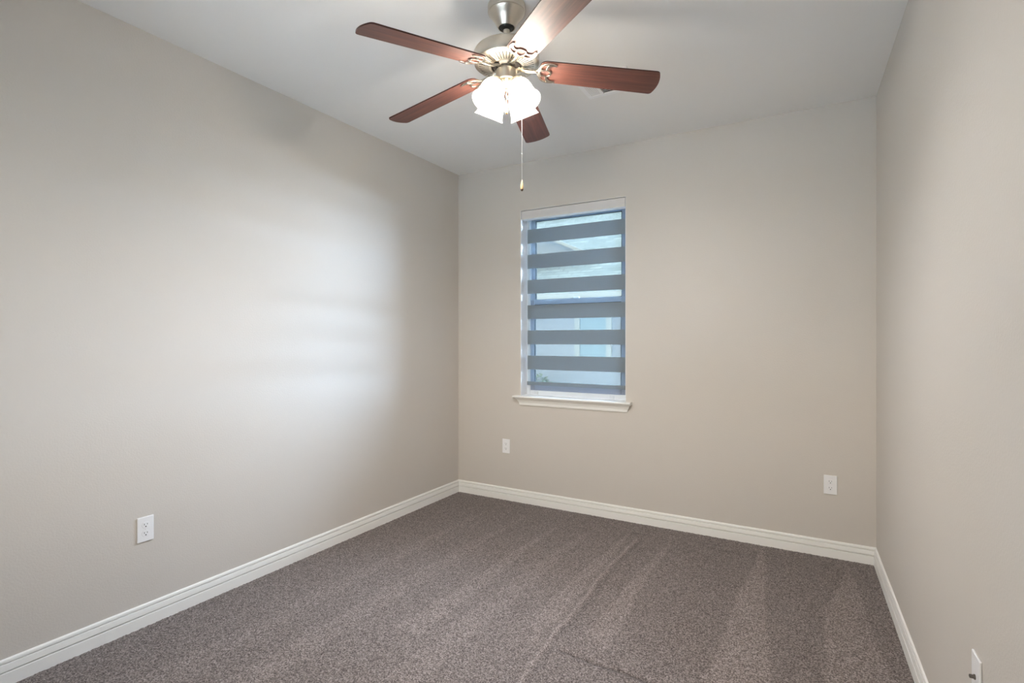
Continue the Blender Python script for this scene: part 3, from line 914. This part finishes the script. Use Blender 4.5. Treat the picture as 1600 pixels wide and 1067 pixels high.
bm = bmesh.new(); box(bm, -8, 10, TH + 0.02, 3.2, -0.5, -0.40)  # unseen slab added to throw daylight up onto the ceiling
structure(link('front_reflector', bm, M_BOUNCE), 'pale concrete walkway added unseen between the houses to bounce daylight in', 'front_reflector')

house = empty('house', (0.0, 4.2, -0.5))
tag(house, 'neighbouring house with shingled roof seen through the blind', 'house')
def hlink(name, bm, m, parent=None, smooth=False):
    o = link(name, bm, m, parent or house, smooth)
    if parent is None: o.matrix_parent_inverse = Matrix.Translation(-house.location)
    return o
HY, EY, EZ = 4.2, 3.75, 1.93
bm = bmesh.new(); box(bm, -7, 2.2, HY, HY + 13, -0.5, 2.05)
hlink('wall', bm, M_SIDING)
ang = math.radians(30)
Ls = 7.4
bm = bmesh.new(); box(bm, -7.4, 2.6, 0, Ls, -0.05, 0.0)
rf = hlink('roof', bm, M_SHINGLE)
rf.matrix_parent_inverse = Matrix()
rf.location = (0, EY - house.location.y, EZ + 0.09 - house.location.z); rf.rotation_euler = (ang, 0, 0)
bm = bmesh.new(); box(bm, -7.4, 2.6, EY - 0.025, EY, EZ - 0.10, EZ + 0.10)
hlink('fascia', bm, M_WTRIM)
bm = bmesh.new(); box(bm, -7.4, 2.6, EY, HY, EZ - 0.10, EZ - 0.08)
hlink('soffit', bm, M_WTRIM)
# small gable on the slope
bm = bmesh.new()
g0, g1, gy0, gz0, gh = -3.577, -0.577, 4.96, 2.70, 0.683
tri = [(g0, gz0), (g1, gz0), ((g0 + g1) / 2, gz0 + gh)]
prism(bm, None, 3, [lambda i: Vector((tri[i][0], gy0, tri[i][1])), lambda i: Vector((tri[i][0], gy0 + 2.5, tri[i][1]))])
gb = hlink('gable', bm, M_SIDING)
for s_, xe in ((1, g1), (-1, g0)):
    bm = bmesh.new()
    xm = (g0 + g1) / 2; za_ = gz0 + gh
    a_r = [Vector((xe + .12 * s_, gy0 - .16, gz0 - .06)), Vector((xm, gy0 - .16, za_)), Vector((xm, gy0 - .16, za_ + .06)), Vector((xe + .12 * s_, gy0 - .16, gz0 + .00))]
    prism(bm, None, 4, [lambda i: a_r[i], lambda i: a_r[i] + Vector((0, 2.6, 0))])
    hlink('gable_roof', bm, M_SHINGLE)
    bm = bmesh.new()
    prism(bm, None, 4, [lambda i: a_r[i] + Vector((0, -.02, 0)), lambda i: a_r[i] + Vector((0, -.001, 0))])
    hlink('rake_board', bm, M_WTRIM)
# its window
bm = bmesh.new()
wx0, wx1, wz0, wz1 = -0.605, -0.160, 0.96, 1.74
for (x0, x1, z0, z1) in ((wx0 - .09, wx0, wz0 - .09, wz1 + .09), (wx1, wx1 + .09, wz0 - .09, wz1 + .09), (wx0, wx1, wz1, wz1 + .09), (wx0, wx1, wz0 - .09, wz0)):
    box(bm, x0, x1, HY - 0.035, HY, z0, z1)
hw = hlink('window', bm, M_WTRIM)
bm = bmesh.new(); box(bm, wx0, wx1, HY - 0.015, HY - 0.005, wz0, wz1)
p = hlink('pane', bm, M_WGLASS, hw)
# shrub against its wall
bm = bmesh.new()
for k in range(900):
    u, v_, w_ = [random.gauss(0, 1) for _ in range(3)]
    L = math.sqrt(u * u + v_ * v_ + w_ * w_); rr = 0.55 + 0.45 * random.random()
    c_ = Vector((-1.12 + 0.42 * rr * u / L, 3.55 + 0.34 * rr * v_ / L, 0.30 + 0.52 * rr * w_ / L))
    d1_ = Vector((random.gauss(0, 1), random.gauss(0, 1), random.gauss(0, 1))).normalized(); d2_ = d1_.orthogonal().normalized()
    s = 0.035 + 0.025 * random.random()
    bm.faces.new([bm.verts.new(c_ + s * p_) for p_ in (d1_, 0.45 * d2_, -d1_, -0.45 * d2_)])
shb = empty('shrub', (-1.12, 3.55, -0.5))
tag(shb, 'low green shrub against the neighbouring house', 'shrub')
o = link('foliage', bm, M_LEAF, shb); o.matrix_parent_inverse = Matrix.Translation(-shb.location)
bm = bmesh.new(); tube(bm, [(-1.12, 3.55, -0.52), (-1.12, 3.55, -0.1), (-1.05, 3.57, 0.3)], [0.03, 0.02, 0.01], 8)
o = link('stem', bm, M_EDGE, shb); o.matrix_parent_inverse = Matrix.Translation(-shb.location)
